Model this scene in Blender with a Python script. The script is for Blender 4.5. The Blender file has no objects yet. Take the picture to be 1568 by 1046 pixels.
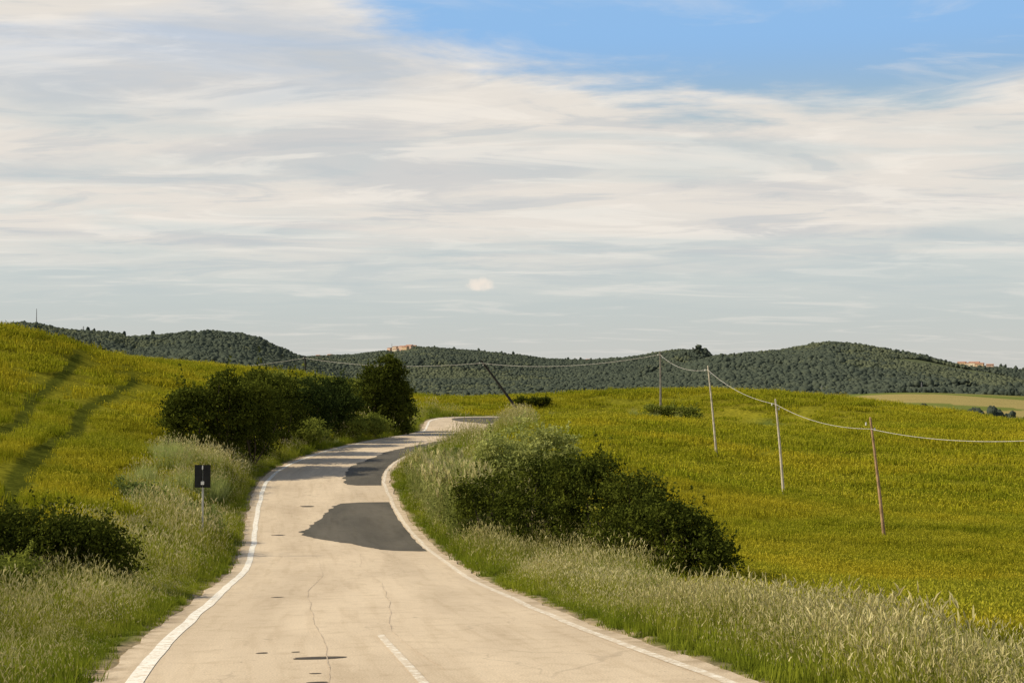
import bpy, math, random, bmesh
import numpy as np
from mathutils import Vector
rng=np.random.default_rng(7); random.seed(7)
F=2178.0; U0=784.0; V0=600.0     # image pixel constants: focal length, centre column, horizon row
def az(u): return (u-U0)/F
def tn(v): return (V0-v)/F
scene=bpy.context.scene
def sstep(x):
    x=np.clip(x,0,1); return x*x*(3-2*x)
_fp=[(np.random.default_rng(50+i).uniform(0,6.28,3),np.random.default_rng(90+i).uniform(0,6.28)) for i in range(40)]
def fbm(x,y,octs=4,seed=0):
    o=0*x; a=1.0; f=1.0; tot=0
    for k in range(octs):
        for j in range(3):
            ph,th=_fp[(seed*7+k*3+j)%40]
            cx,sx=math.cos(th),math.sin(th)
            o=o+a/3*np.sin((x*cx+y*sx)*f*(1+0.3*j)+ph[0]+1.7*np.sin((y*cx-x*sx)*f*0.6+ph[1]))
        tot+=a*0.6; a*=0.55; f*=2.03
    return o/tot
# ------------------------------------------------------------------ road centreline
RC=np.array([(5.8,-30,-0.8),(3.9,-18,-0.95),(2.2,-6,-1.25),(1.3,0,-1.7),(.35,6,-2.2),(-.82,13.6,-2.8),(-1.89,20,-3.35),(-2.85,27,-3.93),
 (-3.7,33,-4.42),(-4.53,39.6,-4.87),(-6.03,49,-5.15),(-7.35,57,-4.97),(-8.4,64,-4.6),(-9.15,70,-4.32),(-9.4,78,-3.98),(-8.75,88,-3.68),
 (-7.3,100,-3.48),(-5.6,112,-3.40),(-4.7,120,-3.33),(-4.9,130,-3.15),(-5.0,139,-2.98),(-3.6,147,-2.88),(0.2,151.5,-2.92),(5,152.5,-3.1),(12,152,-3.6),(24,150,-4.6)])
def catmull(P,n=24):
    out=[]
    Q=np.vstack([2*P[0]-P[1],P,2*P[-1]-P[-2]])
    for i in range(1,len(Q)-2):
        p0,p1,p2,p3=Q[i-1],Q[i],Q[i+1],Q[i+2]
        d1=np.linalg.norm(p1-p0)**.5;d2=np.linalg.norm(p2-p1)**.5;d3=np.linalg.norm(p3-p2)**.5
        for k in range(n):
            t=k/n*d2
            m1=(p1-p0)/d1-(p2-p0)/(d1+d2)+(p2-p1)/d2
            m2=(p2-p1)/d2-(p3-p1)/(d2+d3)+(p3-p2)/d3
            m1=m1*d2;m2=m2*d2;u=t/d2
            out.append((2*u**3-3*u**2+1)*p1+(u**3-2*u**2+u)*m1+(-2*u**3+3*u**2)*p2+(u**3-u**2)*m2)
    out.append(P[-1]); return np.array(out)
C=catmull(RC)
seg=np.r_[0,np.cumsum(np.linalg.norm(np.diff(C[:,:2],axis=0),axis=1))]
Sg=np.arange(0,seg[-1],0.4)
CX=np.interp(Sg,seg,C[:,0]);CY=np.interp(Sg,seg,C[:,1]);CZ=np.interp(Sg,seg,C[:,2])
ker=np.ones(15)/15
def sm(a): return np.convolve(np.pad(a,7,mode='edge'),ker,'valid')
CZ=sm(CZ)
TX=np.gradient(CX);TY=np.gradient(CY);L=np.hypot(TX,TY);TX/=L;TY/=L
NX=TY.copy();NY=-TX   # right-hand normal
NX=sm(NX);NY=sm(NY);L=np.hypot(NX,NY);NX/=L;NY/=L
s_of_y=lambda y: np.interp(y,CY[CY<150.8][:np.argmax(CY>150)],Sg[CY<150.8][:np.argmax(CY>150)])
BANK=-0.085*sstep((Sg-s_of_y(118))/22)   # superelevation on the far bend (drops toward the right)
HW=3.05
def nearest(x,y):
    x=np.asarray(x,np.float32);y=np.asarray(y,np.float32)
    idx=np.zeros(x.shape,int);st=2
    cx=CX[::st].astype(np.float32);cy=CY[::st].astype(np.float32)
    for a in range(0,len(x),20000):
        d=(x[a:a+20000,None]-cx)**2+(y[a:a+20000,None]-cy)**2
        idx[a:a+20000]=np.argmin(d,1)*st
    dx=x-CX[idx];dy=y-CY[idx]
    t=dx*NX[idx]+dy*NY[idx]
    dist=np.hypot(dx,dy)
    sgn=np.where(t>=0,1,-1)
    t=np.where(dist>np.abs(t)+0.5,sgn*dist,t)
    return t,idx
# ------------------------------------------------------------------ terrain points from image pixels (tops of the crop; crop height is taken off)
IMG_PTS=[ # image column, image row, assigned distance
 (0,502,110),(100,523,115),(200,552,125),(300,576,135),(400,574,150),(500,577,160),(600,606,165),(-200,470,105),
 (0,900,22),(0,785,35),(0,700,50),(0,620,75),(0,555,92),(200,780,42),(200,700,60),(200,620,90),(200,580,110),
 (300,700,62),(300,640,85),(300,600,112),(150,960,19),(0,1046,13),(-200,900,22),(-200,700,45),(-200,560,80),
 (400,600,125),(500,605,140),(440,640,100),(560,625,140),
 (1568,1046,14),(1200,1046,14),(1300,955,21),(1568,965,22),(1010,930,27),(1250,925,26),(1568,935,27),
 (1350,890,48),(1568,890,48),(1150,895,35),(900,850,42),(1353,815,66),(1199,750,82),(1097,692,102),(1011,637,135),
 (1568,780,80),(1568,700,112),(1350,700,108),(1350,655,130),(1200,660,124),(1100,800,66),(1000,715,86),(1000,670,105),(900,690,82),(900,655,105),
 (850,640,122),(800,632,140),(700,628,158),(780,611,168),(660,614,166),(900,606,166),(1010,604,165),(1100,607,163),(1200,611,160),(1300,619,156),(1400,628,153),(1500,639,150),(1568,648,150),(1800,680,150),
 (1900,800,70),(1900,900,40)]
pts=[(az(u)*d,d,tn(v)*d-(.32 if d>30 else .38)) for u,v,d in IMG_PTS]
pts+=[(-90,20,-1),(-90,60,3),(-90,110,6),(-90,160,4),(-60,-25,-.5),(60,-25,-4),(60,30,-6.8),(100,20,-7),(100,60,-9),(100,110,-8),(100,160,-7),
 (-70,210,-1),(-45,210,-1),(-20,210,-2),(0,212,-5),(20,212,-5),(40,210,-6.5),(70,210,-8),(110,210,-9)]
for i in range(10,len(Sg),28):
    for t in (-3.6,3.6): pts.append((CX[i]+NX[i]*t,CY[i]+NY[i]*t,CZ[i]+BANK[i]*t+.0))
PT=np.array(pts)
def kern(r2): return 0.5*r2*np.log(r2+1e-6)
def tps_fit(P,lam=0.6):
    n=len(P);X=P[:,:2]/30
    r2=((X[:,None]-X[None])**2).sum(-1)
    K=kern(r2)+lam*0.01*np.eye(n);Q=np.c_[np.ones(n),X]
    A=np.zeros((n+3,n+3));A[:n,:n]=K;A[:n,n:]=Q;A[n:,:n]=Q.T
    return X,np.linalg.solve(A,np.r_[P[:,2],0,0,0])
TXp,TW=tps_fit(PT)
def tps(x,y):
    x=np.clip(x,-100,120)/30;y=np.clip(y,-30,215)/30
    o=TW[-3]+TW[-2]*x+TW[-1]*y
    for i in range(len(TXp)): o=o+TW[i]*kern((x-TXp[i,0])**2+(y-TXp[i,1])**2)
    return o
RID=[(2200,[(-1500,540),(-600,524),(-300,506),(0,510),(40,504),(80,509),(130,514),(170,515),(200,522),(270,516),(300,513),(340,515),(380,521),(430,540),(470,556),(520,575),(600,602)]),
 (3200,[(-1500,545),(300,560),(430,555),(470,551),(540,548),(600,541),(640,536),(700,540),(760,544),(800,548),(830,553),(870,556),(950,556),(1010,552),(1060,550),(1090,554),(1130,556),(1200,561),(1568,571),(2200,556),(3500,540)]),
 (2600,[(850,606),(960,590),(1050,573),(1090,557),(1130,553),(1200,545),(1260,533),(1310,536),(1400,550),(1450,560),(1480,564),(1520,566),(1568,574),(1800,588),(2200,560),(3500,550)])]
def hillS(r,a):
    best=0*r;bs=0*r
    for D,prof in RID:
        p=np.array(prof,float)
        h=np.interp(a,az(p[:,0]),tn(p[:,1]))*D
        S=np.where(r<D,sstep((r-.5*D)/(.5*D)),1-0.7*sstep((r-D)/(D*.35)))
        z=(h+7)*S
        bs=np.where(z>best,S,bs);best=np.maximum(best,z)
    return best,bs
def far(x,y):
    r=np.hypot(x,y);a=np.clip(np.where(y>1,x/np.maximum(y,1),np.sign(x)*2),-2,2)
    r2=r/np.sqrt(1+a*a)
    b=np.interp(r2,[0,300,430,600,800,1000,1200,7000],[-14,-18,-11.5,-7.5,-4,-7,-7,-7])+1.5*fbm(x/120,y/120,3,1)*np.clip((r-300)/200,0,1)
    b=b+4.5*np.exp(-((a-.28)/.08)**2-((r2-700)/130)**2)
    h,S=hillS(r2,a)
    fold=(1-S**3)*S*1.6
    return b+np.maximum(h,0)+fold*24*fbm(x/260,y/420,3,2),S,r2,a
def H(x,y,full=False):
    x=np.atleast_1d(np.asarray(x,float));y=np.atleast_1d(np.asarray(y,float))
    r=np.hypot(x,y);n=tps(x,y);f,S,r2,a=far(x,y)
    w=sstep((r-195)/110);z=n*(1-w)+f*w
    t=np.full(x.shape,999.);m=r<210
    if m.any():
        tt,ii=nearest(x[m],y[m]);t[m]=tt
        zr=CZ[ii]+BANK[ii]*np.clip(tt,-3.4,3.4)
        ww=sstep((np.abs(tt)-3.15)/2.6)
        bump=0.07*fbm(x[m]*1.1,y[m]*1.1,3,3)*sstep((np.abs(tt)-3.3)/1.5)
        z[m]=(zr-0.09*(1-sstep((np.abs(tt)-2.7)/0.7))-0.0)*(1-ww)+z[m]*ww+bump
    if full: return z,t,S,r2,a
    return z
TR=[np.array([(-12.8,36),(-15.1,42),(-16.7,49),(-19.5,60),(-22.9,75),(-26.6,93),(-29.5,112)]),
    np.array([(-17.4,46),(-20.2,54),(-23.2,65),(-26.9,80),(-31.2,98),(-34.0,112)]),
    np.array([(7.2,72),(8.5,84),(7.5,98),(6,112),(6,130)]),np.array([(9.2,72),(10.5,84),(9.4,98),(8,112),(8,130)])]
def trackdist(x,y,which=range(4)):
    d=np.full(x.shape,99.)
    for k in which:
        P=TR[k];yy=np.linspace(P[0,1],P[-1,1],200);xx=np.interp(yy,P[:,1],P[:,0])+.25*np.sin(yy*.21)
        for a in range(0,200,1):
            d=np.minimum(d,(x-xx[a])**2+(y-yy[a])**2)
    return np.sqrt(d)
# ------------------------------------------------------------------ mesh helper
def mk(name,V,Q=None,T=None,mats=(),mi=None,smooth=False,link=True,attrs=None):
    me=bpy.data.meshes.new(name)
    V=np.asarray(V,np.float32);nq=0 if Q is None else len(Q);nt=0 if T is None else len(T)
    me.vertices.add(len(V));me.vertices.foreach_set('co',V.ravel())
    loops=np.concatenate([np.asarray(Q).ravel() if nq else np.zeros(0),np.asarray(T).ravel() if nt else np.zeros(0)]).astype(np.int32)
    me.loops.add(len(loops));me.loops.foreach_set('vertex_index',loops)
    st=np.r_[np.arange(nq)*4,nq*4+np.arange(nt)*3].astype(np.int32)
    me.polygons.add(nq+nt);me.polygons.foreach_set('loop_start',st)
    me.polygons.foreach_set('use_smooth',np.full(nq+nt,bool(smooth)))
    for m in mats: me.materials.append(m)
    if mi is not None: me.polygons.foreach_set('material_index',np.asarray(mi,np.int32))
    me.update(calc_edges=True)
    for an,(ty,dom,val) in (attrs or {}).items():
        at=me.attributes.new(an,ty,dom)
        at.data.foreach_set('color' if 'COLOR' in ty else 'value',np.asarray(val,np.float32).ravel())
    me.validate()
    ob=bpy.data.objects.new(name,me)
    if link: scene.collection.objects.link(ob)
    return ob
# ------------------------------------------------------------------ node helpers
class NT:
    def __init__(s,tree): s.t=tree;s.n=tree.nodes;s.l=tree.links
    def node(s,ty,**k):
        n=s.n.new(ty)
        for a,b in k.items(): setattr(n,a,b)
        return n
    def put(s,sock,v):
        if hasattr(v,'is_linked') : s.l.new(v,sock)
        elif v is not None: sock.default_value=v
    def m(s,op,a,b=None,c=None,clamp=False):
        n=s.node('ShaderNodeMath',operation=op);n.use_clamp=clamp
        s.put(n.inputs[0],a)
        if b is not None:s.put(n.inputs[1],b)
        if c is not None:s.put(n.inputs[2],c)
        return n.outputs[0]
    def mix(s,f,a,b,bt='MIX'):
        n=s.node('ShaderNodeMix',data_type='RGBA',blend_type=bt)
        s.put(n.inputs[0],f)
        for i,v in ((6,a),(7,b)):
            if isinstance(v,tuple) and len(v)==3:v=(*v,1)
            s.put(n.inputs[i],v)
        return n.outputs[2]
    def noise(s,vec,scale,detail=4,rough=.55,dist=0):
        n=s.node('ShaderNodeTexNoise');n.inputs['Scale'].default_value=scale;n.inputs['Detail'].default_value=detail
        n.inputs['Roughness'].default_value=rough;n.inputs['Distortion'].default_value=dist
        if vec is not None:s.l.new(vec,n.inputs['Vector'])
        return n.outputs[0]
    def rng(s,v,a,b,c=0.,d=1.,smooth=True):
        n=s.node('ShaderNodeMapRange');n.interpolation_type='SMOOTHSTEP' if smooth else 'LINEAR'
        s.put(n.inputs[0],v)
        for i,k in enumerate((a,b,c,d)): s.put(n.inputs[1+i],k)
        return n.outputs[0]
    def mapv(s,vec,scale=(1,1,1),rot=(0,0,0),loc=(0,0,0)):
        n=s.node('ShaderNodeMapping');s.l.new(vec,n.inputs[0]);n.inputs['Scale'].default_value=scale
        n.inputs['Rotation'].default_value=rot;n.inputs['Location'].default_value=loc;return n.outputs[0]
def newmat(name,spec=.2):
    m=bpy.data.materials.new(name);m.use_nodes=True;t=NT(m.node_tree);b=m.node_tree.nodes['Principled BSDF']
    b.inputs['Specular IOR Level'].default_value=spec;b.inputs['Roughness'].default_value=.8
    return m,t,b
def plain(name,col,rough=.7,var=.25,scale=6,metal=0):
    m,t,b=newmat(name);g=t.node('ShaderNodeTexCoord').outputs['Object']
    n=t.noise(g,scale,5,.6)
    c=t.mix(t.rng(n,.3,.7),tuple(x*(1-var) for x in col),tuple(min(1,x*(1+var)) for x in col))
    t.l.new(c,b.inputs['Base Color']);b.inputs['Roughness'].default_value=rough;b.inputs['Metallic'].default_value=metal
    return m
ROWV=((.05,.55,0),(0,0,.12))
def leafmat(name,a,b_,trans=.3,tint=False,rough=.6,big=None):
    m,t,b=newmat(name)
    t.n.remove(b)
    b=t.node('ShaderNodeBsdfDiffuse')
    oi=t.node('ShaderNodeObjectInfo').outputs['Random']
    pos=t.node('ShaderNodeNewGeometry').outputs['Position']
    f=t.m('ADD',t.m('MULTIPLY',oi,.5),t.m('MULTIPLY',t.rng(t.noise(pos,.12 if not tint else .9,2),.35,.65),.5))
    if tint:
        at=t.node('ShaderNodeAttribute',attribute_name='tint').outputs['Fac']
        f=t.m('ADD',t.m('MULTIPLY',at,.75),t.m('MULTIPLY',f,.25))
    c=t.mix(f,a,b_)
    if big:
        n=t.noise(t.mapv(pos,(.05,.11,0)),1,2,.6,.6)
        c=t.mix(t.m('MULTIPLY',t.rng(n,.42,.66),.8),c,big)
        n2=t.noise(t.mapv(pos,*ROWV),1,3,.65,.5)
        c=t.mix(t.m('MULTIPLY',t.rng(n2,.50,.63),.65),c,(.48,.56,.5),'MULTIPLY')
    t.l.new(c,b.inputs['Color'])
    if trans>.1:
        tr=t.node('ShaderNodeBsdfTranslucent');t.l.new(c,tr.inputs[0])
        mx=t.node('ShaderNodeMixShader');mx.inputs[0].default_value=trans
        t.l.new(b.outputs[0],mx.inputs[1]);t.l.new(tr.outputs[0],mx.inputs[2])
        t.l.new(mx.outputs[0],t.n['Material Output'].inputs[0])
    else: t.l.new(b.outputs[0],t.n['Material Output'].inputs[0])
    return m
# ------------------------------------------------------------------ GROUND
ang=np.radians(np.r_[np.arange(-180,-60,5),np.arange(-60,-34,1),np.arange(-34,34,.12),np.arange(34,60,1),np.arange(60,180,5)])
rad=np.exp(np.arange(np.log(1.0),np.log(7500),.0135))
A,R=np.meshgrid(ang,rad)
gx=(np.sin(A)*R).ravel();gy=(np.cos(A)*R).ravel()
gz,gt,gS,gr,ga=H(gx,gy,True)
na=len(ang);nr=len(rad)
i=np.arange(nr-1)[:,None]*na;j=np.arange(na)[None];j2=(j+1)%na
Q=np.stack([i+j,i+j2,i+na+j2,i+na+j],-1).reshape(-1,4)[:,::-1]
V=np.c_[gx,gy,gz];V=np.vstack([V,[0,0,float(H(0.,0.)[0])]])
Tr=np.stack([np.full(na,len(V)-1),np.arange(na),(np.arange(na)+1)%na],-1)[:,::-1]
def lerp(a,b,w): return a+(b-a)*w[:,None]
def vergew(t,y): # distance of crop edge from the road axis each side
    return np.where(t<0,np.interp(y,[0,40,55,70],[7,6.6,5.6,5.8]),np.interp(y,[0,30,60,100],[8.6,7.8,8.2,6.2]))
N=len(gx);col=np.tile(np.array([.23,.21,.02]),(N,1))
n1=fbm(gx/9,gy/5,3,4)
col=lerp(col,np.array([.16,.17,.015]),sstep(.5+.5*n1)*.6)
vw=vergew(gt,gy)
col=lerp(col,np.array([.10,.12,.022]),(gr<185)*sstep((vw+.5*n1-np.abs(gt))/.8+.5))
col=lerp(col,np.array([.38,.30,.19]),(gr<185)*sstep((3.55+.2*fbm(gx*2,gy*2,3,5)-np.abs(gt))/.35))
m=gr<140
td=np.full(N,99.);td[m]=trackdist(gx[m],gy[m],(0,1))
col=lerp(col,np.array([.08,.09,.012]),sstep((.6-td)/.3))
fw=sstep((gr-230)/60)
patch=fbm(gx/85,gy/60,2,6)
mid=np.where((patch>-.1)[:,None],np.array([.34,.28,.11]),np.where((patch>-.45)[:,None],np.array([.16,.19,.05]),np.array([.22,.22,.07])))
col=col*(1-fw[:,None])+mid*fw[:,None]
hp=fbm(gx/260,gy/260,3,8)
hillc=np.where((hp>.5)[:,None],np.array([.12,.14,.075]),np.array([.05,.062,.046]))  # hill ground colours include the painted bluish distance haze
hw=sstep((gS-.04)/.08)*(gr>1050)
clr=np.exp(-((ga-az(1128))/.014)**2-((gr-2250)/130)**2)
hillc=lerp(hillc,np.array([.16,.19,.075]),np.clip(clr*2,0,1))
col=col*(1-hw[:,None])+hillc*hw[:,None]
colv=np.c_[col,np.ones(N)];colv=np.vstack([colv,[.3,.25,.2,1]])
gm,t,b=newmat('ground_soil',0)
at=t.node('ShaderNodeAttribute',attribute_name='zone').outputs['Color']
pos=t.node('ShaderNodeNewGeometry').outputs['Position']
nn=t.noise(pos,3,6,.7);n3=t.noise(t.mapv(pos,*ROWV),1,4,.6,.5)
c=t.mix(1,at,t.mix(t.rng(nn,.3,.7),(.6,.62,.6),(1.3,1.25,1.2)),'MULTIPLY')
c=t.mix(t.m('MULTIPLY',t.rng(n3,.5,.68),.5),c,(.5,.52,.5),'MULTIPLY')
t.l.new(c,b.inputs['Base Color']);b.inputs['Roughness'].default_value=.95
bp=t.node('ShaderNodeBump');bp.inputs['Distance'].default_value=.08;bp.inputs['Strength'].default_value=.6
t.l.new(nn,bp.inputs['Height']);t.l.new(bp.outputs[0],b.inputs['Normal'])
mk('ground',V,Q,Tr,[gm],smooth=True,attrs={'zone':('FLOAT_COLOR','POINT',colv)})
# ------------------------------------------------------------------ ROAD
def ribbon(name,sv,tl,tr,dz,mat,nt=2,skirt=False):
    sv=np.asarray(sv);n=len(sv)
    X=np.interp(sv,Sg,CX);Y=np.interp(sv,Sg,CY);Z=np.interp(sv,Sg,CZ);nx=np.interp(sv,Sg,NX);ny=np.interp(sv,Sg,NY);bk=np.interp(sv,Sg,BANK)
    tl=np.broadcast_to(tl,sv.shape);tr=np.broadcast_to(tr,sv.shape)
    k=np.linspace(0,1,nt)
    tt=tl[:,None]+(tr-tl)[:,None]*k
    zz=Z[:,None]+bk[:,None]*tt+dz
    if skirt:
        tt=np.c_[tt[:,:1]-.02,tt,tt[:,-1:]+.02];zz=np.c_[zz[:,:1]-.2,zz,zz[:,-1:]-.2]
    w=tt.shape[1]
    V=np.stack([X[:,None]+nx[:,None]*tt,Y[:,None]+ny[:,None]*tt,zz],-1).reshape(-1,3)
    a=(np.arange(n-1)[:,None]*w+np.arange(w-1)[None]).ravel()
    Q=np.stack([a,a+1,a+w+1,a+w],-1)
    uv=np.stack([tt,np.broadcast_to(sv[:,None],tt.shape)],-1).reshape(-1,2)
    return mk(name,V,Q,None,[mat],smooth=False,attrs={'rt':('FLOAT','POINT',uv[:,0]),'rs':('FLOAT','POINT',uv[:,1])})
def roadmat(name,a,b_,crack=.6,white=None,wear=(.40,.52)):
    m,t,b=newmat(name,.1)
    rt=t.node('ShaderNodeAttribute',attribute_name='rt').outputs['Fac'];rs=t.node('ShaderNodeAttribute',attribute_name='rs').outputs['Fac']
    cb=t.node('ShaderNodeCombineXYZ');t.l.new(rt,cb.inputs[0]);t.l.new(rs,cb.inputs[1]);v=cb.outputs[0]
    n1=t.noise(t.mapv(v,(.5,.13,1)),1,5,.6,.4);n2=t.noise(v,45,3,.7);n3=t.noise(v,2.2,6,.65)
    c=t.mix(t.rng(n1,.3,.7),a,b_)
    c=t.mix(1,c,t.mix(t.rng(n2,.3,.7),(.78,.78,.78),(1.14,1.14,1.14)),'MULTIPLY')
    c=t.mix(t.m('MULTIPLY',t.rng(n3,.48,.72),.5),c,(.72,.69,.64),'MULTIPLY')
    n4=t.noise(t.mapv(v,(4,.25,1)),1,4,.6)
    c=t.mix(t.m('MULTIPLY',t.rng(n4,.48,.68),.4),c,(.78,.75,.70),'MULTIPLY')
    wt=t.m('ABSOLUTE',t.m('SUBTRACT',t.m('ABSOLUTE',rt),1.55))
    c=t.mix(t.m('MULTIPLY',t.rng(wt,.15,.6,1.,0.),.28),c,(.8,.79,.78),'MULTIPLY')
    if crack:
        dv=t.node('ShaderNodeVectorMath',operation='MULTIPLY_ADD')
        nz=t.node('ShaderNodeTexNoise');nz.inputs['Scale'].default_value=.8;nz.inputs['Detail'].default_value=6;t.l.new(v,nz.inputs['Vector'])
        t.l.new(nz.outputs['Color'],dv.inputs[0]);dv.inputs[1].default_value=(1.6,1.6,0);t.l.new(v,dv.inputs[2])
        vo=t.node('ShaderNodeTexVoronoi',feature='DISTANCE_TO_EDGE');vo.inputs['Scale'].default_value=1
        t.l.new(t.mapv(dv.outputs[0],(.42,.10,1)),vo.inputs['Vector'])
        ck=t.rng(vo.outputs['Distance'],.001,.007,1.,0.)
        ck=t.m('MULTIPLY',ck,t.rng(t.noise(v,.3,2),.42,.6))
        c=t.mix(t.m('MULTIPLY',ck,crack),c,(.28,.22,.155))
        sp=t.m('MULTIPLY',t.rng(t.noise(v,3.2,6,.75),.62,.66),t.rng(t.noise(t.mapv(v,(.8,.25,1)),1,2),.46,.6))
        c=t.mix(t.m('MULTIPLY',sp,.6),c,(.19,.15,.11))
        ed=t.m('MULTIPLY',t.rng(t.m('ABSOLUTE',rt),2.75,3.2),t.rng(n3,.4,.6))
        c=t.mix(t.m('MULTIPLY',ed,.5),c,(.5,.45,.38),'MULTIPLY')
    if white:
        wn=t.noise(v,7,6,.8)
        c=t.mix(t.rng(wn,wear[0],wear[1],.15,1.),c,white)
    t.l.new(c,b.inputs['Base Color']);b.inputs['Roughness'].default_value=.85
    bp=t.node('ShaderNodeBump');bp.inputs['Distance'].default_value=.01;bp.inputs['Strength'].default_value=.5
    t.l.new(n2,bp.inputs['Height']);t.l.new(bp.outputs[0],b.inputs['Normal']);return m
ra,rb=(.58,.465,.325),(.70,.57,.405)
mroad=roadmat('bleached_asphalt',ra,rb,.3)
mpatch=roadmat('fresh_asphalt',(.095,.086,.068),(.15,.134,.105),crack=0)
mline=roadmat('road_paint',ra,rb,crack=0,white=(.86,.82,.72))
mline2=roadmat('road_paint_worn',ra,rb,crack=0,white=(.84,.80,.70),wear=(.47,.62))
sv=np.arange(1,Sg[-1]-.5,.4)
wob=.07*fbm(sv*1.4,sv*0+3,4,2)
ribbon('road',sv,-HW-.12+wob,HW+.12+.1*fbm(sv*1.1,sv*0,4,4),.0,mroad,3,True)
e=.025*fbm(sv*.9,sv*0+1,3,1)
ribbon('road_edge_line',sv,-HW+.16+e,-HW+.34+e,.006,mline)
ribbon('road_edge_line',sv,HW-.27+e,HW-.13+e,.006,mline2)
ss=np.arange(s_of_y(11.2),s_of_y(19.6),.3);ribbon('road_centre_line',ss,-.03,.07,.0065,mline2)
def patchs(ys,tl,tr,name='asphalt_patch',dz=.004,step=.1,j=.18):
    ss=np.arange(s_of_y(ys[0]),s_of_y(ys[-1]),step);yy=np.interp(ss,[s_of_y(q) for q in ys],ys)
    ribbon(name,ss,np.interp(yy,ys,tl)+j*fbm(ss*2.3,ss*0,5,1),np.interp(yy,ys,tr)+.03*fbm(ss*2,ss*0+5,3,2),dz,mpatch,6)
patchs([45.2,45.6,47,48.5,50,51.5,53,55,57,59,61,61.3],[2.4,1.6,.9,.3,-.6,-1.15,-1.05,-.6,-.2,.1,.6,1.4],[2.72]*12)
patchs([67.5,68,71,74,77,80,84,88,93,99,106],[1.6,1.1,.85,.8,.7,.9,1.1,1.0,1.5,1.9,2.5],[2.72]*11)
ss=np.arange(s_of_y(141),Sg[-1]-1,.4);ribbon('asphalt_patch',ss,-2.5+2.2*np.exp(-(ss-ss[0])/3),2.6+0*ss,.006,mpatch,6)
def spot(x,y,rx,ry):
    t_,i_=nearest(np.array([x]),np.array([y]));s0=Sg[i_[0]];n=40
    ss=np.linspace(s0-ry,s0+ry,n);h=np.sqrt(np.clip(1-((ss-s0)/ry)**2,0,1))*rx
    ribbon('pothole_and_shadow_patch',ss,t_[0]-h*(1+.5*fbm(ss*11,ss*0,4,2)),t_[0]+h*(.9+.5*fbm(ss*9,ss*0+2,4,5)),.004,mspot,4)
mspot=plain('tar_and_shadow_spot',(.08,.065,.05),.9)  # dark colour shared by road holes and painted shadow spots
for x,y,a,b_ in ((-2.2,16.4,.30,.15),(-4.6,28,.12,.12),(-2.95,17,.08,.07),(-8.6,60,.3,.2),(-8.4,51.5,.25,.15),(-1.9,14.2,.12,.06),(-2.0,14.6,.06,.04),(-2.6,17.3,.06,.05)): spot(x,y,a,b_)  # the two farthest spots are shadows painted on as dark patches
mtr=plain('road_seam',(.52,.42,.30),.9)
for (p) in ([(-.9,14),(-.75,18),(-.9,24),(-1.0,30),(-.7,36),(-.8,44)],[(.35,15),(.2,20),(.5,26),(.7,33),(.35,40),(.6,45)]):
    ss=np.arange(s_of_y(p[0][1]),s_of_y(p[-1][1]),.15);tt=np.interp(ss,[s_of_y(q[1]) for q in p],[q[0] for q in p])+.03*fbm(ss*1.2,ss*0,4,3)
    w=np.maximum(.005+.006*fbm(ss*3,ss*0,2,1),.001);ribbon('road_seam',ss,tt-w,tt+w,.0045,mtr)
# ------------------------------------------------------------------ strips (grass/leaf blades)
def strips(P,D,Lh,W,droop,seg=3,r=rng):
    n=len(P);D=D/np.linalg.norm(D,axis=1,keepdims=True)
    side=np.cross(D,r.normal(size=(n,3)));side/=np.linalg.norm(side,axis=1,keepdims=True)
    tap=np.array([.7,1,.7,.12]) if seg==3 else np.array([.8,1,.1])
    V=[]
    for k in range(seg+1):
        f=k/seg;c=P+D*(Lh*f)[:,None];c[:,2]-=droop*Lh*f*f
        w=(W*tap[k]*.5)[:,None]*side
        V+=[c-w,c+w]
    V=np.stack(V,1);m=V.shape[1]
    b0=np.arange(n)[:,None]*m
    Q=np.concatenate([b0+np.array([2*k,2*k+1,2*k+3,2*k+2]) for k in range(seg)],0)
    return V.reshape(-1,3),Q,V[:,-2]*.5+V[:,-1]*.5
def comb(parts):
    V=[];Q=[];M=[];o=0
    for v,q,mi in parts: V.append(v);Q.append(q+o);M.append(np.full(len(q),mi));o+=len(v)
    return np.vstack(V),np.vstack(Q),np.concatenate(M)
def up(n,lean,r=rng):
    a=r.uniform(0,6.283,n);l=np.abs(r.normal(0,lean,n))
    return np.c_[np.cos(a)*l,np.sin(a)*l,np.ones(n)]
def disc(n,Rr,r=rng):
    a=r.uniform(0,6.283,n);q=Rr*np.sqrt(r.uniform(0,1,n));return np.c_[np.cos(a)*q,np.sin(a)*q,np.zeros(n)-.03]
def grass_proto(n,Rr,h0,h1,w,lean,droop,heads,hl,hw,mats,seg=3,zc=2,stalk=1.25):
    P=disc(n,Rr);Lh=rng.uniform(h0,h1,n);D=up(n,lean)
    v,q,tip=strips(P,D,Lh,np.full(n,w)*rng.uniform(.6,1.3,n),droop*rng.uniform(0,1,n),seg)
    parts=[(v,q,0)]
    if heads:
        k=rng.permutation(n)[:heads];PP=P[k];DD=D[k]*.8+np.array([0,0,.3]);hh=h1*rng.uniform(.85,stalk,heads)
        v,q,tip=strips(PP,DD,hh,np.full(heads,w*.4),.12*np.ones(heads),2);parts.append((v,q,0))
        dd=DD+rng.normal(0,.25,DD.shape)
        for z in range(zc):
            v,q,_=strips(tip-dd*hl*.5,dd,np.full(heads,hl)*rng.uniform(.7,1.3,heads),np.full(heads,hw),.35*np.ones(heads),2);parts.append((v,q,1))
    V,Q,M=comb(parts);return (V,Q,M,mats)
mg1=leafmat('grass_green',(.13,.18,.014),(.31,.335,.034),.35)
mg2=leafmat('grass_olive',(.20,.23,.026),(.38,.375,.055),.35)
mstraw=leafmat('grass_seedhead',(.45,.41,.16),(.74,.67,.38),.3)
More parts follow.
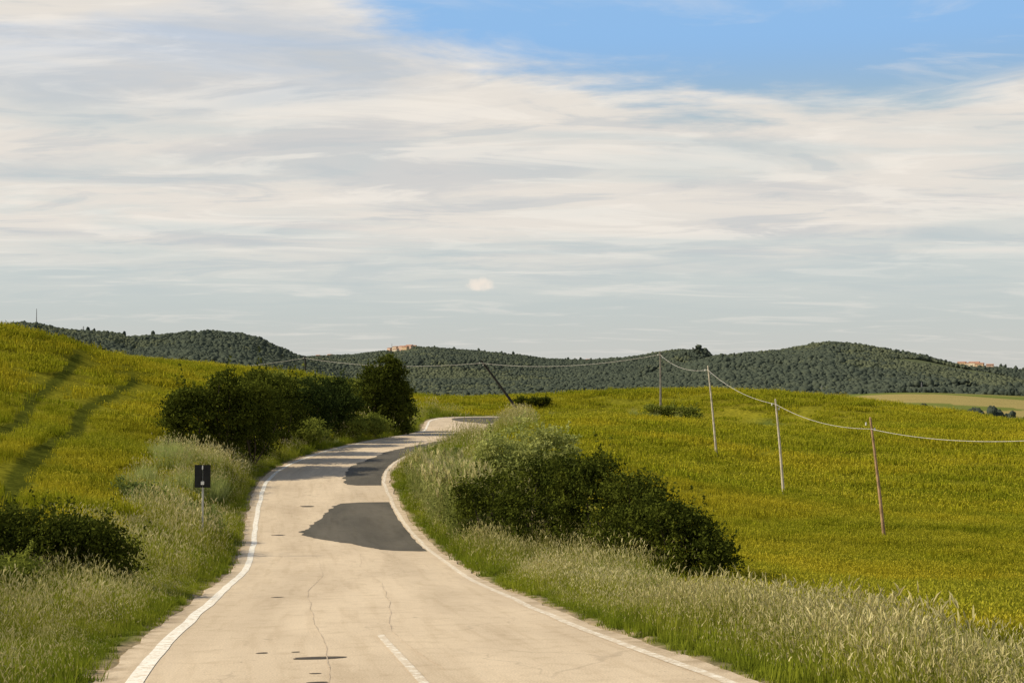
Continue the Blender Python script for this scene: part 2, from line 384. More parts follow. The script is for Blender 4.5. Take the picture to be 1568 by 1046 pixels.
mwheat=leafmat('wheat_leaf',(.235,.26,.013),(.33,.32,.018),.3,big=(.43,.365,.022))
mear=leafmat('wheat_ear',(.33,.32,.025),(.44,.41,.04),.3,big=(.53,.44,.036))
mreed=leafmat('reed_leaf',(.20,.23,.055),(.36,.37,.13),.35)
mreed2=leafmat('cane_leaf',(.13,.17,.04),(.25,.29,.09),.35)
mpale=leafmat('pale_grass',(.28,.33,.09),(.44,.47,.17),.35)
def scatter(parent,pname,X,Y,sc,proto,dz=0,tilt=.08):
    n=len(X);Z=H(X,Y)+dz;th=rng.uniform(0,6.283,n)
    nrm=np.c_[rng.normal(0,tilt,(n,2)),np.ones(n)]
    if dz:  # big woodland blocks follow the slope
        nrm[:,0]-=(H(X+8,Y)-H(X-8,Y))/16;nrm[:,1]-=(H(X,Y+8)-H(X,Y-8))/16
    nrm/=np.linalg.norm(nrm,axis=1,keepdims=True)
    a=np.c_[np.cos(th),np.sin(th),np.zeros(n)];a-=nrm*(a*nrm).sum(1,keepdims=True);a/=np.linalg.norm(a,axis=1,keepdims=True)
    bb=np.cross(nrm,a);P=np.c_[X,Y,Z];h=(sc*.5)[:,None]
    V=np.stack([P-a*h-bb*h,P+a*h-bb*h,P+a*h+bb*h,P-a*h+bb*h],1).reshape(-1,3)
    ob=mk(pname+'_spread',V,np.arange(4*n).reshape(n,4),None,[])
    ob.instance_type='FACES';ob.use_instance_faces_scale=True;ob.instance_faces_scale=1
    ob.show_instancer_for_render=False;ob.show_instancer_for_viewport=False
    if parent: ob.parent=parent
    ch=mk(pname,proto[0],proto[1],None,list(proto[3]),proto[2]) if not isinstance(proto,bpy.types.Object) else proto
    ch.parent=ob
def empty(name,loc=(0,0,0)):
    e=bpy.data.objects.new(name,None);e.location=loc;scene.collection.objects.link(e);return e
# --- verge grass
def verge_pts(n,y0,y1,side,tmin=0,tmax=None):
    s=rng.uniform(s_of_y(y0),s_of_y(y1),n);k=np.clip((s/.4).astype(int),0,len(Sg)-1)
    y=CY[k];w=vergew(np.full(n,float(side)),y)
    t=3.22+tmin+rng.uniform(0,1,n)*((w if tmax is None else tmax)-3.1-tmin+.4)
    return CX[k]+NX[k]*t*side,CY[k]+NY[k]*t*side,t
vg=empty('roadside_grass')
protos=[grass_proto(60,.24,.16,.36,.011,.30,.3,6,.06,.009,(mg1,mstraw)),
        grass_proto(50,.24,.2,.42,.010,.28,.3,14,.07,.009,(mg2,mstraw),stalk=1.5),
        grass_proto(42,.26,.22,.44,.009,.22,.25,28,.08,.011,(mg2,mstraw),stalk=1.65,zc=3),
        grass_proto(55,.2,.08,.22,.012,.4,.35,0,0,0,(mg1,mg1)),
        grass_proto(34,.22,.12,.34,.032,.75,.5,0,0,0,(mg1,mg1))]
def vset(side,n,y0,y1,mult):
    for k,p in enumerate(protos):
        nn=int(n*(.36,.28,.28,.28,.16)[k])
        X,Y,t=verge_pts(nn,y0,y1,side)
        pn=fbm(X*.5,Y*.35,3,k)
        if k==2: keep=(pn>(-.15 if side>0 else .3))&(t>4.0)
        elif k==3: keep=(t<4.6)
        elif k==4: keep=(pn>0)&(t>3.5)
        elif k==1: keep=(t>3.6)&(pn>-.4)
        else: keep=t>3.35
        X,Y,t=X[keep],Y[keep],t[keep]
        s=rng.uniform(.6,1.3,len(X))*mult*np.clip(.55+(t-3.2)*.5,.5,1.1)*(1+.4*fbm(X*.9,Y*.7,2,5))
        if side>0: s*=1.05
        scatter(vg,'grass_clump',X,Y,s,p)
vset(-1,4800,8,34,.9);vset(-1,2600,34,80,1.3);vset(-1,900,80,150,1.9)
vset(1,6600,8,34,.9);vset(1,3300,34,75,1.3);vset(1,1000,75,152,1.9)
# --- wheat fields
wf=empty('wheat_field')
wp=[grass_proto(100,.78,.22,.40,.028,.25,.25,44,.08,.026,(mwheat,mear),2,1),grass_proto(100,.78,.22,.36,.030,.32,.3,28,.07,.026,(mwheat,mear),2,1)]
wpf=grass_proto(110,1.5,.22,.42,.065,.3,.25,40,.12,.055,(mwheat,mear),2,1)
def wpts(n,y0,y1,g):
    a_=rng.uniform(-.44,.44,n);y_=rng.uniform(y0,y1,n);x_=a_*y_
    t_,_i=nearest(x_,y_);k=(np.abs(t_)>vergew(t_,y_)+.3*fbm(x_*.6,y_*.6,2,3))
    x_,y_=x_[k],y_[k]
    td=trackdist(x_,y_,(0,1));td2=trackdist(x_,y_,(2,3))
    k=(td>g)&((td2>.5)|(rng.uniform(0,1,len(td))<.45));x_,y_=x_[k],y_[k]
    return x_,y_,rng.uniform(.8,1.15,len(x_))*(1+.14*fbm(x_*.3,y_*.5,2,2))
for z in range(2):
    x_,y_,sc=wpts(5400,24,80,.85);scatter(wf,'wheat_clump',x_,y_,sc,wp[z])
x_,y_,sc=wpts(6000,80,180,1.2);scatter(wf,'wheat_clump',x_,y_,sc,wpf)
# --- reeds / cane
def reed_proto(n,Rr,h0,h1,lv,ll,lw,mats,plume=0):
    P=disc(n,Rr);D=up(n,.13);Hh=rng.uniform(h0,h1,n);v,q,tip=strips(P,D,Hh,np.full(n,.022),.06*np.ones(n));parts=[(v,q,0)]
    Dn=D/np.linalg.norm(D,axis=1,keepdims=True)
    k=np.repeat(np.arange(n),lv);f=rng.uniform(.15,.98,len(k));B=P[k]+Dn[k]*(Hh[k]*f)[:,None]
    dd=up(len(k),.9);v,q,_=strips(B,dd,ll*rng.uniform(.6,1.2,len(k)),np.full(len(k),lw),rng.uniform(.3,.9,len(k)));parts.append((v,q,0))
    if plume:
        kk=rng.permutation(n)[:plume]
        for z in range(4):
            v,q,_=strips(tip[kk]-Dn[kk]*.25,Dn[kk]+rng.normal(0,.12,(plume,3)),np.full(plume,.4),np.full(plume,.05),.2*np.ones(plume));parts.append((v,q,1))
    V,Q,M=comb(parts);return (V,Q,M,mats)
rp=reed_proto(16,.35,1.3,2.3,9,.5,.03,(mreed,mstraw),6)
cp=reed_proto(12,.35,.8,1.4,11,.5,.055,(mreed2,mreed2))
pp=grass_proto(80,.4,.6,1.2,.018,.30,.25,18,.14,.02,(mpale,mstraw))
def blob(cx,cy,rx,ry,n,rot=0):
    a=rng.uniform(0,6.283,n);q=np.sqrt(rng.uniform(0,1,n));x=np.cos(a)*q*rx;y=np.sin(a)*q*ry
    X=cx+x*math.cos(rot)-y*math.sin(rot);Y=cy+x*math.sin(rot)+y*math.cos(rot)
    t,_=nearest(X,Y);k=np.abs(t)>3.9;return X[k],Y[k]
rd=empty('reed_bed')
for cx,cy,rx,ry,n,s,p in ((-2.4,55,1.7,6,100,1.15,rp),(-3.4,62,1.2,5,50,1.0,rp),(-.9,56,1.4,4,50,1.0,rp),(-3.2,49,.9,3.5,55,.8,cp),(-4.0,75,1.5,8,50,.55,cp)):
    X,Y=blob(cx,cy,rx,ry,n);scatter(rd,'reed_clump',X,Y,s*rng.uniform(.75,1.1,len(X)),p)
rd2=empty('reed_bed')
for cx,cy,rx,ry,n,s,p in ((-13.6,58,1.4,6,60,.9,pp),(-14.8,66,1.5,5,50,1.0,pp),(-12.6,51,.9,2.5,24,.8,pp),(-11.2,48.5,1.9,1.3,50,.75,cp),(-12.8,50.5,1.0,1.2,22,.75,cp)):
    X,Y=blob(cx,cy,rx,ry,n);scatter(rd2,'tall_grass_clump',X,Y,s*rng.uniform(.45,1.2,len(X)),p)
tgr=empty('tall_grass')
for cx,cy,rx,ry,n,s in ((-1,112,3.2,22,90,.6),(0,140,6,8,60,.5),(3,70,3,8,40,.5),(14,134,3,1.5,22,.8),(-12.5,108,1.5,18,50,.6),(-12,132,4,10,40,.6)):
    X,Y=blob(cx,cy,rx,ry,n);scatter(tgr,'tall_grass_clump',X,Y,s*rng.uniform(.6,1.1,len(X)),pp)
# ------------------------------------------------------------------ SHRUBS
mbark=plain('shrub_bark',(.09,.07,.05),.9)
mdark=leafmat('shrub_leaf_dark',(.014,.024,.005),(.13,.15,.02),.2,True)
mdark2=leafmat('shrub_leaf_deep',(.012,.022,.008),(.07,.095,.018),.2,True)
mlite=leafmat('shrub_leaf_pale',(.26,.30,.075),(.47,.48,.16),.35,True)
mmid=leafmat('shrub_leaf_olive',(.12,.15,.025),(.27,.29,.05),.3,True)
def tube(P0,P1,r0,r1,bend,sides=5,seg=4):
    P0=np.array(P0,float);P1=np.array(P1,float);V=[];d=P1-P0
    for k in range(seg+1):
        f=k/seg;c=P0+d*f+bend*math.sin(f*math.pi);r=r0+(r1-r0)*f
        for s in range(sides):
            a=s/sides*6.283;V.append(c+np.array([math.cos(a),math.sin(a),0])*r)
    Q=[(k*sides+s,k*sides+(s+1)%sides,(k+1)*sides+(s+1)%sides,(k+1)*sides+s) for k in range(seg) for s in range(sides)]
    return np.array(V),np.array(Q)
def shrub(name,lobes,ncl,per,leaf,mat,sig=.2,shoots=40,trunk=.05):
    parts=[];tint=[]
    L=[]
    for (x,y,top,rx,ry) in lobes:
        g=float(H(x,y)[0]);zc=g+(top-g)*.52;rz=(top-g)*.5;L.append((x,y,zc,rx,ry,rz,g))
        for z in range(4):   # sub-crowns make the mass knobbly
            a=rng.uniform(0,6.28);e=rng.uniform(-.1,.9);q=rng.uniform(.35,.55)
            L.append((x+math.cos(a)*rx*.8*math.cos(e),y+math.sin(a)*ry*.8*math.cos(e),zc+rz*.8*math.sin(e),rx*q,ry*q,rz*q*.9,g))
    L=np.array(L);w=L[:,3]*L[:,5];w/=w.sum()
    li=rng.choice(len(L),ncl,p=w)
    d=rng.normal(size=(ncl,3));d/=np.linalg.norm(d,axis=1,keepdims=True)
    rr=rng.uniform(.35,1,ncl)**.45*(1+.1*rng.normal(size=ncl))
    Cc=L[li,:3]+d*rr[:,None]*L[li,3:6]
    gz=H(Cc[:,0],Cc[:,1]);Cc[:,2]=np.maximum(Cc[:,2],gz+.15)
    csz=rng.uniform(.45,1.2,ncl)*sig
    k=rng.choice(ncl,shoots);sh_b=Cc[k];sd=d[k]*.6+np.array([0,0,.7])+rng.normal(0,.3,(shoots,3));sl=rng.uniform(.3,.9,shoots)*sig*4.4
    ci=np.repeat(np.arange(ncl),per)
    P=Cc[ci]+rng.normal(size=(len(ci),3))*csz[ci][:,None]*np.array([1.25,1.25,.55])
    tn_=np.clip(rng.uniform(0,1,ncl)[ci]**1.4*.75+rng.uniform(0,.25,len(ci)),0,1)
    si=np.repeat(np.arange(shoots),26);f=rng.uniform(0,1,len(si))
    P2=sh_b[si]+sd[si]*(sl[si]*f)[:,None]+rng.normal(0,.05,(len(si),3))*leaf*9
    P=np.vstack([P,P2]);tn_=np.r_[tn_,rng.uniform(.3,.9,len(si))]
    g=H(P[:,0],P[:,1]);k=P[:,2]>g+.03;P=P[k];tn_=tn_[k];n=len(P)
    n1=rng.normal(size=(n,3));n1/=np.linalg.norm(n1,axis=1,keepdims=True)
    n2=np.cross(n1,rng.normal(size=(n,3)));n2/=np.linalg.norm(n2,axis=1,keepdims=True)
    s=leaf*rng.uniform(.6,1.3,n)[:,None]
    V=np.stack([P-n1*s,P+n2*s*.5-n1*s*.1,P+n1*s,P-n2*s*.5-n1*s*.1],1).reshape(-1,3);Q=np.arange(4*n).reshape(n,4)
    parts.append((V,Q,0));tint.append(tn_)
    for l in range(0,len(L),5):
        for z in range(5):
            kk=np.where(li//5==l//5)[0]
            if len(kk)==0: continue
            c=Cc[rng.choice(kk)];b0=(L[l,0]+rng.normal(0,.12),L[l,1]+rng.normal(0,.12),L[l,6]-.1)
            v,q=tube(b0,c,trunk,.012,rng.normal(0,.12,3));parts.append((v,q,1));tint.append(np.zeros(len(q)))
    V,Q,M=comb(parts)
    return mk(name,V,Q,None,[mat,mbark],M,attrs={'tint':('FLOAT','FACE',np.concatenate(tint))})
shrub('roadside_shrub',[(-.9,47.5,-2.75,1.0,1.2),(.9,45,-2.1,1.25,1.4),(2.3,43,-2.0,1.2,1.3),(3.3,41,-2.4,1.05,1.2)],560,75,.055,mdark,.19,170)
shrub('roadside_shrub',[(3.8,39.2,-2.85,.9,1.0),(4.5,38,-2.9,.85,.95),(5.1,37.2,-3.6,.65,.7)],300,75,.05,mdark,.15,130)
shrub('willow_bush',[(.6,58.5,-1.3,1.4,1.2),(1.8,59,-1.5,1.1,1.2),(-.5,58,-1.6,.9,1.0)],320,75,.065,mlite,.2,70)
shrub('hedge_tree',[(-15.9,71,.1,1.1,1.5),(-14.8,73,1.0,1.3,1.6),(-13.8,75.5,.35,1.1,1.5)],500,85,.08,mdark,.25,170,.08)
shrub('hedge_tree',[(-14.2,80,1.05,1.2,1.8),(-13.9,86,.9,1.3,1.9)],340,80,.085,mdark,.28,90,.08)
shrub('hedge_tree',[(-13.4,94,.8,1.4,1.8),(-12.6,99,.75,1.4,1.8),(-12.1,103,.1,1.1,1.4)],340,80,.095,mdark2,.3,60,.08)
shrub('field_maple_tree',[(-10.9,112,1.9,1.3,1.6),(-9.9,113,2.7,1.2,1.6),(-9.2,114,.9,1.2,1.5)],440,90,.10,mdark,.3,70,.12)
shrub('hedge_tree',[(-9.5,119,.0,1.0,1.2),(-11,118,-.2,1.2,1.3)],150,80,.11,mdark2,.3,30,.08)
shrub('hedge_tree',[(-10.2,106,-1.7,.9,2.2),(-11.5,100,-1.7,.9,2.2),(-12.9,91,-1.8,.9,2.4)],200,70,.09,mmid,.27,30)
shrub('bramble_bush',[(-10.6,28,-2.25,1.2,1.1),(-9.3,28.5,-2.35,1.1,1.0),(-8.3,28.8,-2.65,.75,.8)],400,85,.04,mdark,.15,100)
shrub('bramble_bush',[(-8.9,24.6,-2.8,.7,.8),(-9.8,24.2,-2.75,.8,.8)],170,80,.037,mmid,.13,50)
shrub('crest_hedge',[(-18.5,112,1.5,1.8,2),(-16.3,118,1.5,1.7,2),(-14.2,122,1.1,1.6,2),(-21,110,1.1,1.5,1.8)],300,60,.1,mmid,.32,50)
shrub('bush',[(13.4,134,-1.2,.9,.8),(14.9,134.5,-1.4,1.1,.9),(16.8,133.5,-1.55,1.2,.8)],150,60,.09,mmid,.22,30)
shrub('bush',[(1.6,163,-.5,1.2,.8),(3.2,163,-.65,1.0,.8)],70,60,.1,mdark,.22,10)
# ------------------------------------------------------------------ UTILITY POLES + WIRE
mw1=plain('pole_weathered',(.50,.44,.34),.85,.25,3);mw2=plain('pole_rust',(.36,.23,.13),.85,.35,3);mw3=plain('pole_dark',(.035,.032,.028),.85,.3,3);mw4=plain('pole_grey',(.2,.18,.15),.85,.3,3)
mins=plain('insulator',(.7,.68,.62),.3);mwire=plain('wire',(.5,.47,.42),.5)
def pole(x,y,topz,mat,r=.085,top=None):
    g=float(H(x,y)[0]);P0=np.array((x,y,g-.3));P1=np.array(top) if top is not None else np.array((x,y,topz),float)
    parts=[]
    v,q=tube(P0,P1,r*1.25,r*.75,np.array([.03,0,0]),10,8);parts.append((v,q,0))
    v,q=tube(P1,P1+(P1-P0)/np.linalg.norm(P1-P0)*.06,r*.75,.01,np.zeros(3),10,1);parts.append((v,q,0))
    for s in (-1,1):
        c=P1+np.array([s*.0,0,-.35-.25*(s>0)]);e=c+np.array([s*.2,0,.02])
        v,q=tube(c-np.array([0,0,.02]),e,.018,.018,np.zeros(3),6,2);parts.append((v,q,0))
        v,q=tube(e,e+np.array([0,0,.1]),.04,.03,np.zeros(3),8,2);parts.append((v,q,1))
        v,q=tube(e+np.array([0,0,.1]),e+np.array([0,0,.14]),.045,.01,np.zeros(3),8,1);parts.append((v,q,1))
    V,Q,M=comb(parts);mk('utility_pole',V,Q,None,[mat,mins],M,smooth=True);return P1
def ptop(u,v,d): return (az(u)*d,d,tn(v)*d)
p5=pole(19.3,50,ptop(0,671,50)[2],mw2)
tops=[p5]
for x,y,tv,mat,tp in ((17.24,66,-1.2,mw2,ptop(1332,640,66)),(15.63,82,-.45,mw1,ptop(1187,612,82)),(14.66,102,1.8,mw1,ptop(1084,561,102)),(14.07,135,3.7,mw4,ptop(1011,539,135))):
    tops.append(pole(x,y,tv,mat,.07 if y<110 else .095,tp))
lean=pole(.955,160,0,mw3,.17,ptop(737,552,160));tops.append(lean)
p0=pole(az(467)*200,200,ptop(0,545,200)[2],mw3,.12);tops.append(p0)
tops.append(np.array([-60,232,3.5]))
parts=[]
sags=[.3,.35,.4,.55,.7,.7,.5]
off=[0,.5,.25,.25,.25,.3,.3,.3]
for k in range(len(tops)-1):
    a=tops[k]-np.array([0,0,off[k]]);b_=tops[k+1]-np.array([0,0,off[k+1]])
    n=24;pr=a
    for s in range(1,n+1):
        f=s/n;c=a+(b_-a)*f-np.array([0,0,4*sags[k]*f*(1-f)]);
        d=c-pr;d/=np.linalg.norm(d);s1=np.cross(d,[0,0,1]);s1/=np.linalg.norm(s1);s2=np.cross(s1,d);r=.010+.00004*c[1]
        V=np.array([p+(s1*math.cos(t)+s2*math.sin(t))*r for p in (pr,c) for t in (0,1.571,3.142,4.712)])
        parts.append((V,np.array([(0,1,5,4),(1,2,6,5),(2,3,7,6),(3,0,4,7)]),0));pr=c
V,Q,M=comb(parts);mk('overhead_wire',V,Q,None,[mwire],M)
# ------------------------------------------------------------------ TRAFFIC SIGN
def box(name,c,s,mat,parent=None,bev=.004):
    bm=bmesh.new();bmesh.ops.create_cube(bm,size=1)
    for v in bm.verts: v.co=Vector((v.co.x*s[0],v.co.y*s[1],v.co.z*s[2]))
    if bev:bmesh.ops.bevel(bm,geom=bm.edges[:],offset=bev,segments=2,affect='EDGES')
    me=bpy.data.meshes.new(name);bm.to_mesh(me);bm.free();me.materials.append(mat)
    o=bpy.data.objects.new(name,me);o.location=c;scene.collection.objects.link(o)
    if parent:o.parent=parent
    return o
mgal=plain('galvanised_post',(.45,.45,.43),.45,.15,8,.3);mblk=plain('sign_black',(.018,.018,.018),.5);mwh=plain('sign_white',(.75,.75,.72),.5)
sx,sy=az(312)*44,44.;sg=float(H(sx,sy)[0]);st=tn(711)*44
sign=empty('traffic_sign',(sx,sy,sg))
v,q=tube((0,0,-.3),(0,0,st-sg-.03),.03,.03,np.zeros(3),12,2);po=mk('post',v,q,None,[mgal],smooth=True);po.parent=sign
zt=st-sg
for s in (-1,1):
    box('panel_left' if s<0 else 'panel_right',(s*.128,-.045,zt-.35),(.235,.02,.70),mblk,sign)
    box('clamp_upper' if s<0 else 'clamp_lower',(0,-.032,zt-.35+s*.2),(.3,.012,.04),mgal,sign,.002)
box('reflector',(.0,-.06,zt-.56),(.10,.008,.10),mwh,sign,.002)
box('reflector_upper',(.0,-.06,zt-.08),(.035,.008,.12),mwh,sign,.002)
# ------------------------------------------------------------------ DISTANT FOREST
def crowns(n,Rr,h0,h1,flat=1.,sub=2):
    V=[];T=[];o=0
    bm=bmesh.new();bmesh.ops.create_icosphere(bm,subdivisions=sub,radius=1);bv=np.array([v.co[:] for v in bm.verts]);bf=np.array([[v.index for v in f.verts] for f in bm.faces]);bm.free()
    for k in range(n):
        a=rng.uniform(0,6.28);q=Rr*math.sqrt(rng.uniform());h=rng.uniform(h0,h1);w=h*rng.uniform(.36,.7)*flat
        v=bv*(1+.20*rng.normal(size=(len(bv),1)));v=v*np.array([w,w,h*.5])+np.array([math.cos(a)*q,math.sin(a)*q,h*.42])
        V.append(v);T.append(bf+o);o+=len(v)
    return np.vstack(V),np.vstack(T)
mf1=leafmat('hazed_forest_canopy',(.052,.066,.052),(.078,.092,.064),0.05)  # aerial haze painted in: canopy greens lightened and shifted towards blue
mf2=leafmat('hazed_forest_canopy_olive',(.074,.088,.058),(.115,.128,.074),0.05)
mf3=leafmat('skyline_tree',(.040,.052,.042),(.055,.068,.050),0.05)
df=empty('distant_forest')
def fscatter(X,Y,s,proto,mat,name):
    V,T=proto;ch=mk(name,V,None,T,[mat],smooth=True);scatter(df,name,X,Y,s,ch,dz=-.5,tilt=.01)
n=17000
a_=rng.uniform(-.46,.46,n);r_=rng.uniform(1120,3330,n);x_=a_*r_;y_=r_
f_,S_,r2,_a=far(x_,y_);hp=fbm(x_/260,y_/260,3,8)
clr=np.exp(-((a_-az(1128))/.014)**2-((r_-2250)/130)**2)
vil=((np.abs(a_-az(616))<.0135)&(r_>2930)&(r_<3190))|((np.abs(a_-az(1494))<.0175)&(r_>2380)&(r_<2590))
k=(S_>.05)&(hp<.55)&(clr<.3)&~vil;x_,y_=x_[k],y_[k];n=len(x_)
mixn=fbm(x_/140,y_/200,3,4)+rng.normal(0,.3,n)
for q,(pr,mat) in enumerate(((crowns(26,24,4,8.5),mf1),(crowns(26,25,3,6.5),mf1),(crowns(22,22,3,8),mf2))):
    sl=(mixn>.4) if q==2 else ((mixn<=.4)&((np.arange(n)%2)==q))
    fscatter(x_[sl],y_[sl],rng.uniform(.6,1.1,sl.sum()),pr,mat,'woodland_crowns')
X=[];Y=[];S=[]
for u,r,c,sp in ((1500,470,3,.010),(1535,500,5,.012),(1415,520,2,.005),(1560,440,2,.01),(1330,760,3,.03),(1450,800,7,.05),(1540,850,8,.05),(1250,900,8,.04),(1300,930,14,.15),(700,950,20,.4)):
    for z in range(c):
        rr=r*(1+rng.normal()*.02);X.append((az(u)+rng.normal()*sp*.5)*rr);Y.append(rr);S.append(rng.uniform(.3,.6))
fscatter(np.array(X),np.array(Y),np.array(S),crowns(12,4,4,8,.6),mf3,'valley_trees')
X=[];Y=[];S=[]
for D,us in ((3190,list(np.linspace(650,780,14))+list(np.linspace(838,950,18))+[985,1000,1020,1075]),(2590,list(np.linspace(1530,1568,5))+[1205,1440,1455]),(2190,[45,70,95,125,150,160,205,235])):
    for u in us:
        a=az(u)+rng.normal()*.004;X.append(a*D);Y.append(D+rng.normal()*8);S.append(rng.uniform(.5,1.2))
v,T=crowns(1,0,12,13,.35);fscatter(np.array(X),np.array(Y),np.array(S),(v,T),mf3,'cypress_row')
# a few trees between the village houses
X=[];Y=[];S=[]
for u,r in ((600,3090),(611,3060),(622,3075),(631,3080),(638,3110),(593,3110),(1478,2500),(1488,2470),(1506,2490),(1512,2500),(1524,2520),(1467,2520)):
    X.append(az(u)*r);Y.append(r);S.append(rng.uniform(.7,1.))
fscatter(np.array(X),np.array(Y),np.array(S),crowns(3,4,4,6,.8),mf3,'village_trees')
# ------------------------------------------------------------------ VILLAGE HOUSES
mwl=[plain('plaster_pink',(.66,.46,.34),.9,.1,.3),plain('plaster_cream',(.68,.58,.42),.9,.1,.3),plain('plaster_ochre',(.62,.44,.26),.9,.1,.3)]
mrf=plain('terracotta_roof',(.38,.20,.13),.9,.2,.4);mwin=plain('window_dark',(.04,.045,.05),.3)
def house(x,y,w,d,h,k,rot):
    g=float(H(x,y)[0]);e=empty('village_house',(x,y,g+1.5));e.rotation_euler[2]=rot
    box('walls',(0,0,h/2-2),(w,d,h+4),mwl[k%3],e,0)
    o=.5;rh=w*.14
    V=[(-w/2-o,-d/2-o,h),(w/2+o,-d/2-o,h),(w/2+o,d/2+o,h),(-w/2-o,d/2+o,h),(-w/2-o,0,h+rh),(w/2+o,0,h+rh)]
    V=[(a,b,c+.003) for a,b,c in V]
    mk('roof',V,[(0,1,5,4),(2,3,4,5),(3,2,1,0)],[(0,4,3),(1,2,5)],[mrf]).parent=e
    WV=[];WQ=[]
    for fl in range(int(h//3)):
        for q in range(int(w//3)):
            cx=-w/2+1.6+q*3;cz=1.6+fl*3;o=len(WV);WV+=[(cx-.5,-d/2-.02,cz-.7),(cx+.5,-d/2-.02,cz-.7),(cx+.5,-d/2-.02,cz+.7),(cx-.5,-d/2-.02,cz+.7)];WQ.append((o,o+1,o+2,o+3))
    mk('windows',WV,WQ,None,[mwin]).parent=e
hs=[(597,3130,10,9,8,0),(606,3110,14,10,9,1),(616,3090,16,10,8,0),(627,3100,18,10,8,0),(634,3130,10,9,7,2),(621,3040,14,9,7,2),(505,3160,12,8,6,1),(487,3160,9,8,6,2),
    (1473,2540,14,9,7,2),(1484,2530,10,9,7,1),(1492,2500,18,10,8,1),(1500,2480,14,9,7,2),(1516,2520,12,9,6,0),(900,3170,10,8,6,1),(606,3010,12,8,6,1)]
for u,r,w,d,h,k in hs: house(az(u)*r,r,w,d,h,k,rng.uniform(-.9,-.3))
# ------------------------------------------------------------------ RADIO MASTS
mm=plain('mast_steel',(.22,.22,.22),.5)
def mast(u,r,h,name='radio_mast',w=1.2):
    x=az(u)*r;g=float(H(x,r)[0]);parts=[]
    cs=[(-w/2,-w/2),(w/2,-w/2),(w/2,w/2),(-w/2,w/2)];ns=10
    for a,b in cs: v,q=tube((x+a,r+b,g),(x+a*.25,r+b*.25,g+h),.22,.14,np.zeros(3),4,1);parts.append((v,q,0))
    for k in range(ns):
        f0=1-.75*k/ns;f1=1-.75*(k+1)/ns
        for c in range(4):
            a=cs[c];b=cs[(c+1)%4]
            v,q=tube((x+a[0]*f0,r+a[1]*f0,g+h*k/ns),(x+b[0]*f1,r+b[1]*f1,g+h*(k+1)/ns),.1,.1,np.zeros(3),4,1);parts.append((v,q,0))
    for z in (.8,.93): v,q=tube((x-w,r,g+h*z),(x+w,r,g+h*z+.2),.15,.15,np.zeros(3),4,1);parts.append((v,q,0))
    V,Q,M=comb(parts);mk(name,V,Q,None,[mm],M)
mast(55,2200,34);mast(1067,3180,36,w=1.6);mast(1258,1350,11);mast(1411,1350,11);mast(127,2200,14,w=3);mast(600,3150,20)
# ------------------------------------------------------------------ CAMERA, SUN, SKY
cam=bpy.data.cameras.new('camera');co=bpy.data.objects.new('camera',cam);scene.collection.objects.link(co)
cam.lens=50;cam.sensor_width=36;cam.clip_end=20000;cam.clip_start=.1
co.rotation_euler=(math.radians(92.03),0,0);scene.camera=co
Sd=Vector((-.78,-.04,.60)).normalized()
sl=bpy.data.lights.new('sun','SUN');sl.energy=5.0;sl.angle=math.radians(.5);sl.color=(1,.89,.69)
so=bpy.data.objects.new('sun',sl);scene.collection.objects.link(so);so.rotation_euler=Sd.to_track_quat('Z','Y').to_euler()
w=bpy.data.worlds.new('World');scene.world=w;w.use_nodes=True;t=NT(w.node_tree);bg=w.node_tree.nodes['Background']
sky=t.node('ShaderNodeTexSky',sky_type='NISHITA');sky.sun_disc=False;sky.sun_elevation=math.asin(Sd.z);sky.sun_rotation=math.atan2(Sd.x,Sd.y)
sky.air_density=1.0;sky.dust_density=1.0;sky.ozone_density=1.5
tc=t.node('ShaderNodeTexCoord').outputs['Generated'];sp=t.node('ShaderNodeSeparateXYZ');t.l.new(tc,sp.inputs[0]);x,y,z=sp.outputs
azm=t.m('ARCTAN2',x,y);el=t.m('ARCSINE',z)
zz=t.m('ADD',t.m('MAXIMUM',z,0.),.075)
cb=t.node('ShaderNodeCombineXYZ');t.l.new(t.m('DIVIDE',x,zz),cb.inputs[0]);t.l.new(t.m('DIVIDE',y,zz),cb.inputs[1]);pv=cb.outputs[0]
nA=t.noise(t.mapv(pv,(.8,1.3,1),(0,0,.25),(3.1,1.7,0)),1.1,7,.6,.7)
nB=t.noise(t.mapv(pv,(.7,1.6,1),(0,0,-.1),(7.1,4.7,0)),.8,5,.55,.9)
nC=t.noise(t.mapv(pv,(1,2.0,1),(0,0,.3),(1.1,9.7,0)),1.5,7,.6,.6)
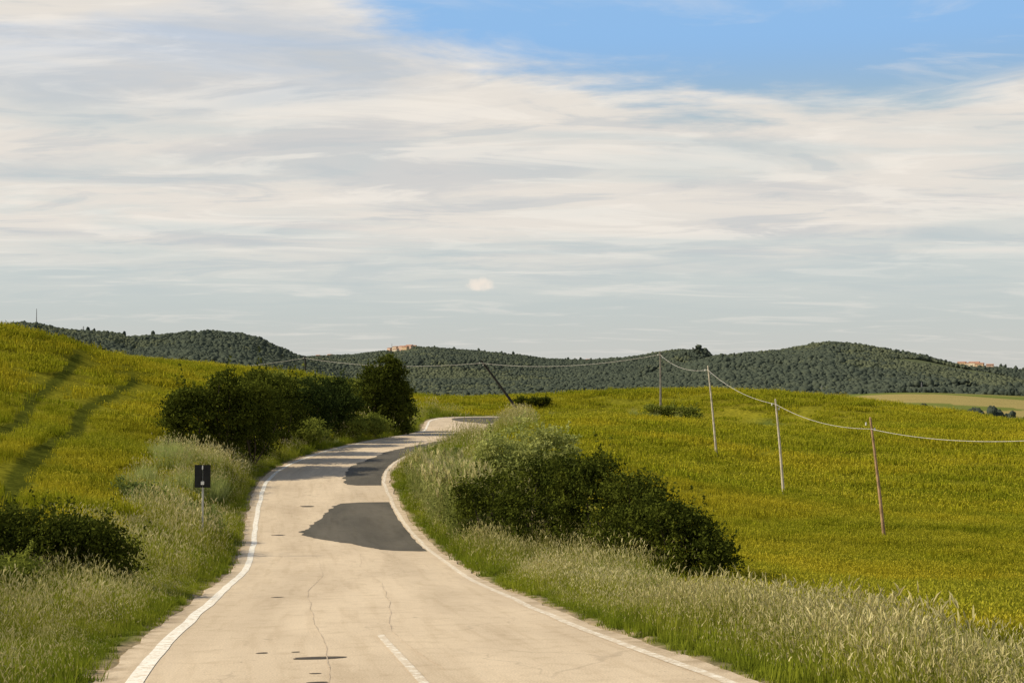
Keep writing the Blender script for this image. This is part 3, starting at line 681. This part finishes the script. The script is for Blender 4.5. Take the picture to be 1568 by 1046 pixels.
q=t.m('SUBTRACT',azm,.2);bd=t.m('ADD',t.m('MULTIPLY',t.m('MULTIPLY',q,q),.75),.206)
dd=t.m('ADD',t.m('SUBTRACT',bd,el),t.m('MULTIPLY',t.m('SUBTRACT',nA,.5),.16))
sheet=t.m('MULTIPLY',t.rng(dd,-.010,.028),t.rng(el,.36,.6,1.,.12))
hi=t.m('MULTIPLY',t.rng(nC,.54,.70),.3)
dens=t.m('MAXIMUM',sheet,hi)
thin=t.rng(nB,.36,.58)
lowf=t.rng(el,.045,.12)
dens=t.m('MULTIPLY',dens,t.m('ADD',t.m('MULTIPLY',t.m('ADD',t.m('MULTIPLY',thin,.38),.62),lowf),t.m('MULTIPLY',t.m('SUBTRACT',1.,lowf),t.m('MULTIPLY',t.rng(nC,.50,.7),.35))))
ccol=t.mix(t.rng(nA,.36,.56),(6.5,6.4,6.25),(8.0,7.5,6.85))
ccol=t.mix(t.m('MULTIPLY',t.rng(nC,.50,.62),.7),ccol,(9.0,8.4,7.6))
ccol=t.mix(t.m('MULTIPLY',t.rng(nC,.46,.36),.5),ccol,(5.4,5.7,5.9))
base=t.mix(t.rng(el,.12,.28,.88,.25),sky.outputs[0],t.mix(t.rng(el,.0,.14),(6.1,6.05,5.75),(4.9,6.2,6.4)))
base=t.mix(t.rng(el,.175,.25),base,(2.8,5.0,8.1))
base=t.mix(t.rng(el,.35,.6),base,sky.outputs[0])
out=t.mix(dens,base,ccol)
bx=t.m('DIVIDE',t.m('SUBTRACT',azm,az(735)),.0090);by=t.m('DIVIDE',t.m('SUBTRACT',el,tn(436)),.0048)
bl=t.m('SUBTRACT',1.,t.m('ADD',t.m('MULTIPLY',bx,bx),t.m('MULTIPLY',by,by)))
bl=t.m('ADD',bl,t.m('MULTIPLY',t.m('SUBTRACT',t.noise(tc,190,5,.5),.5),2.6))
out=t.mix(t.m('MULTIPLY',t.rng(bl,-.6,1.3),.9),out,(8.9,8.0,7.0))
t.l.new(out,bg.inputs[0]);bg.inputs[1].default_value=.1
scene.view_settings.view_transform='Standard';scene.view_settings.look='None';scene.view_settings.exposure=0
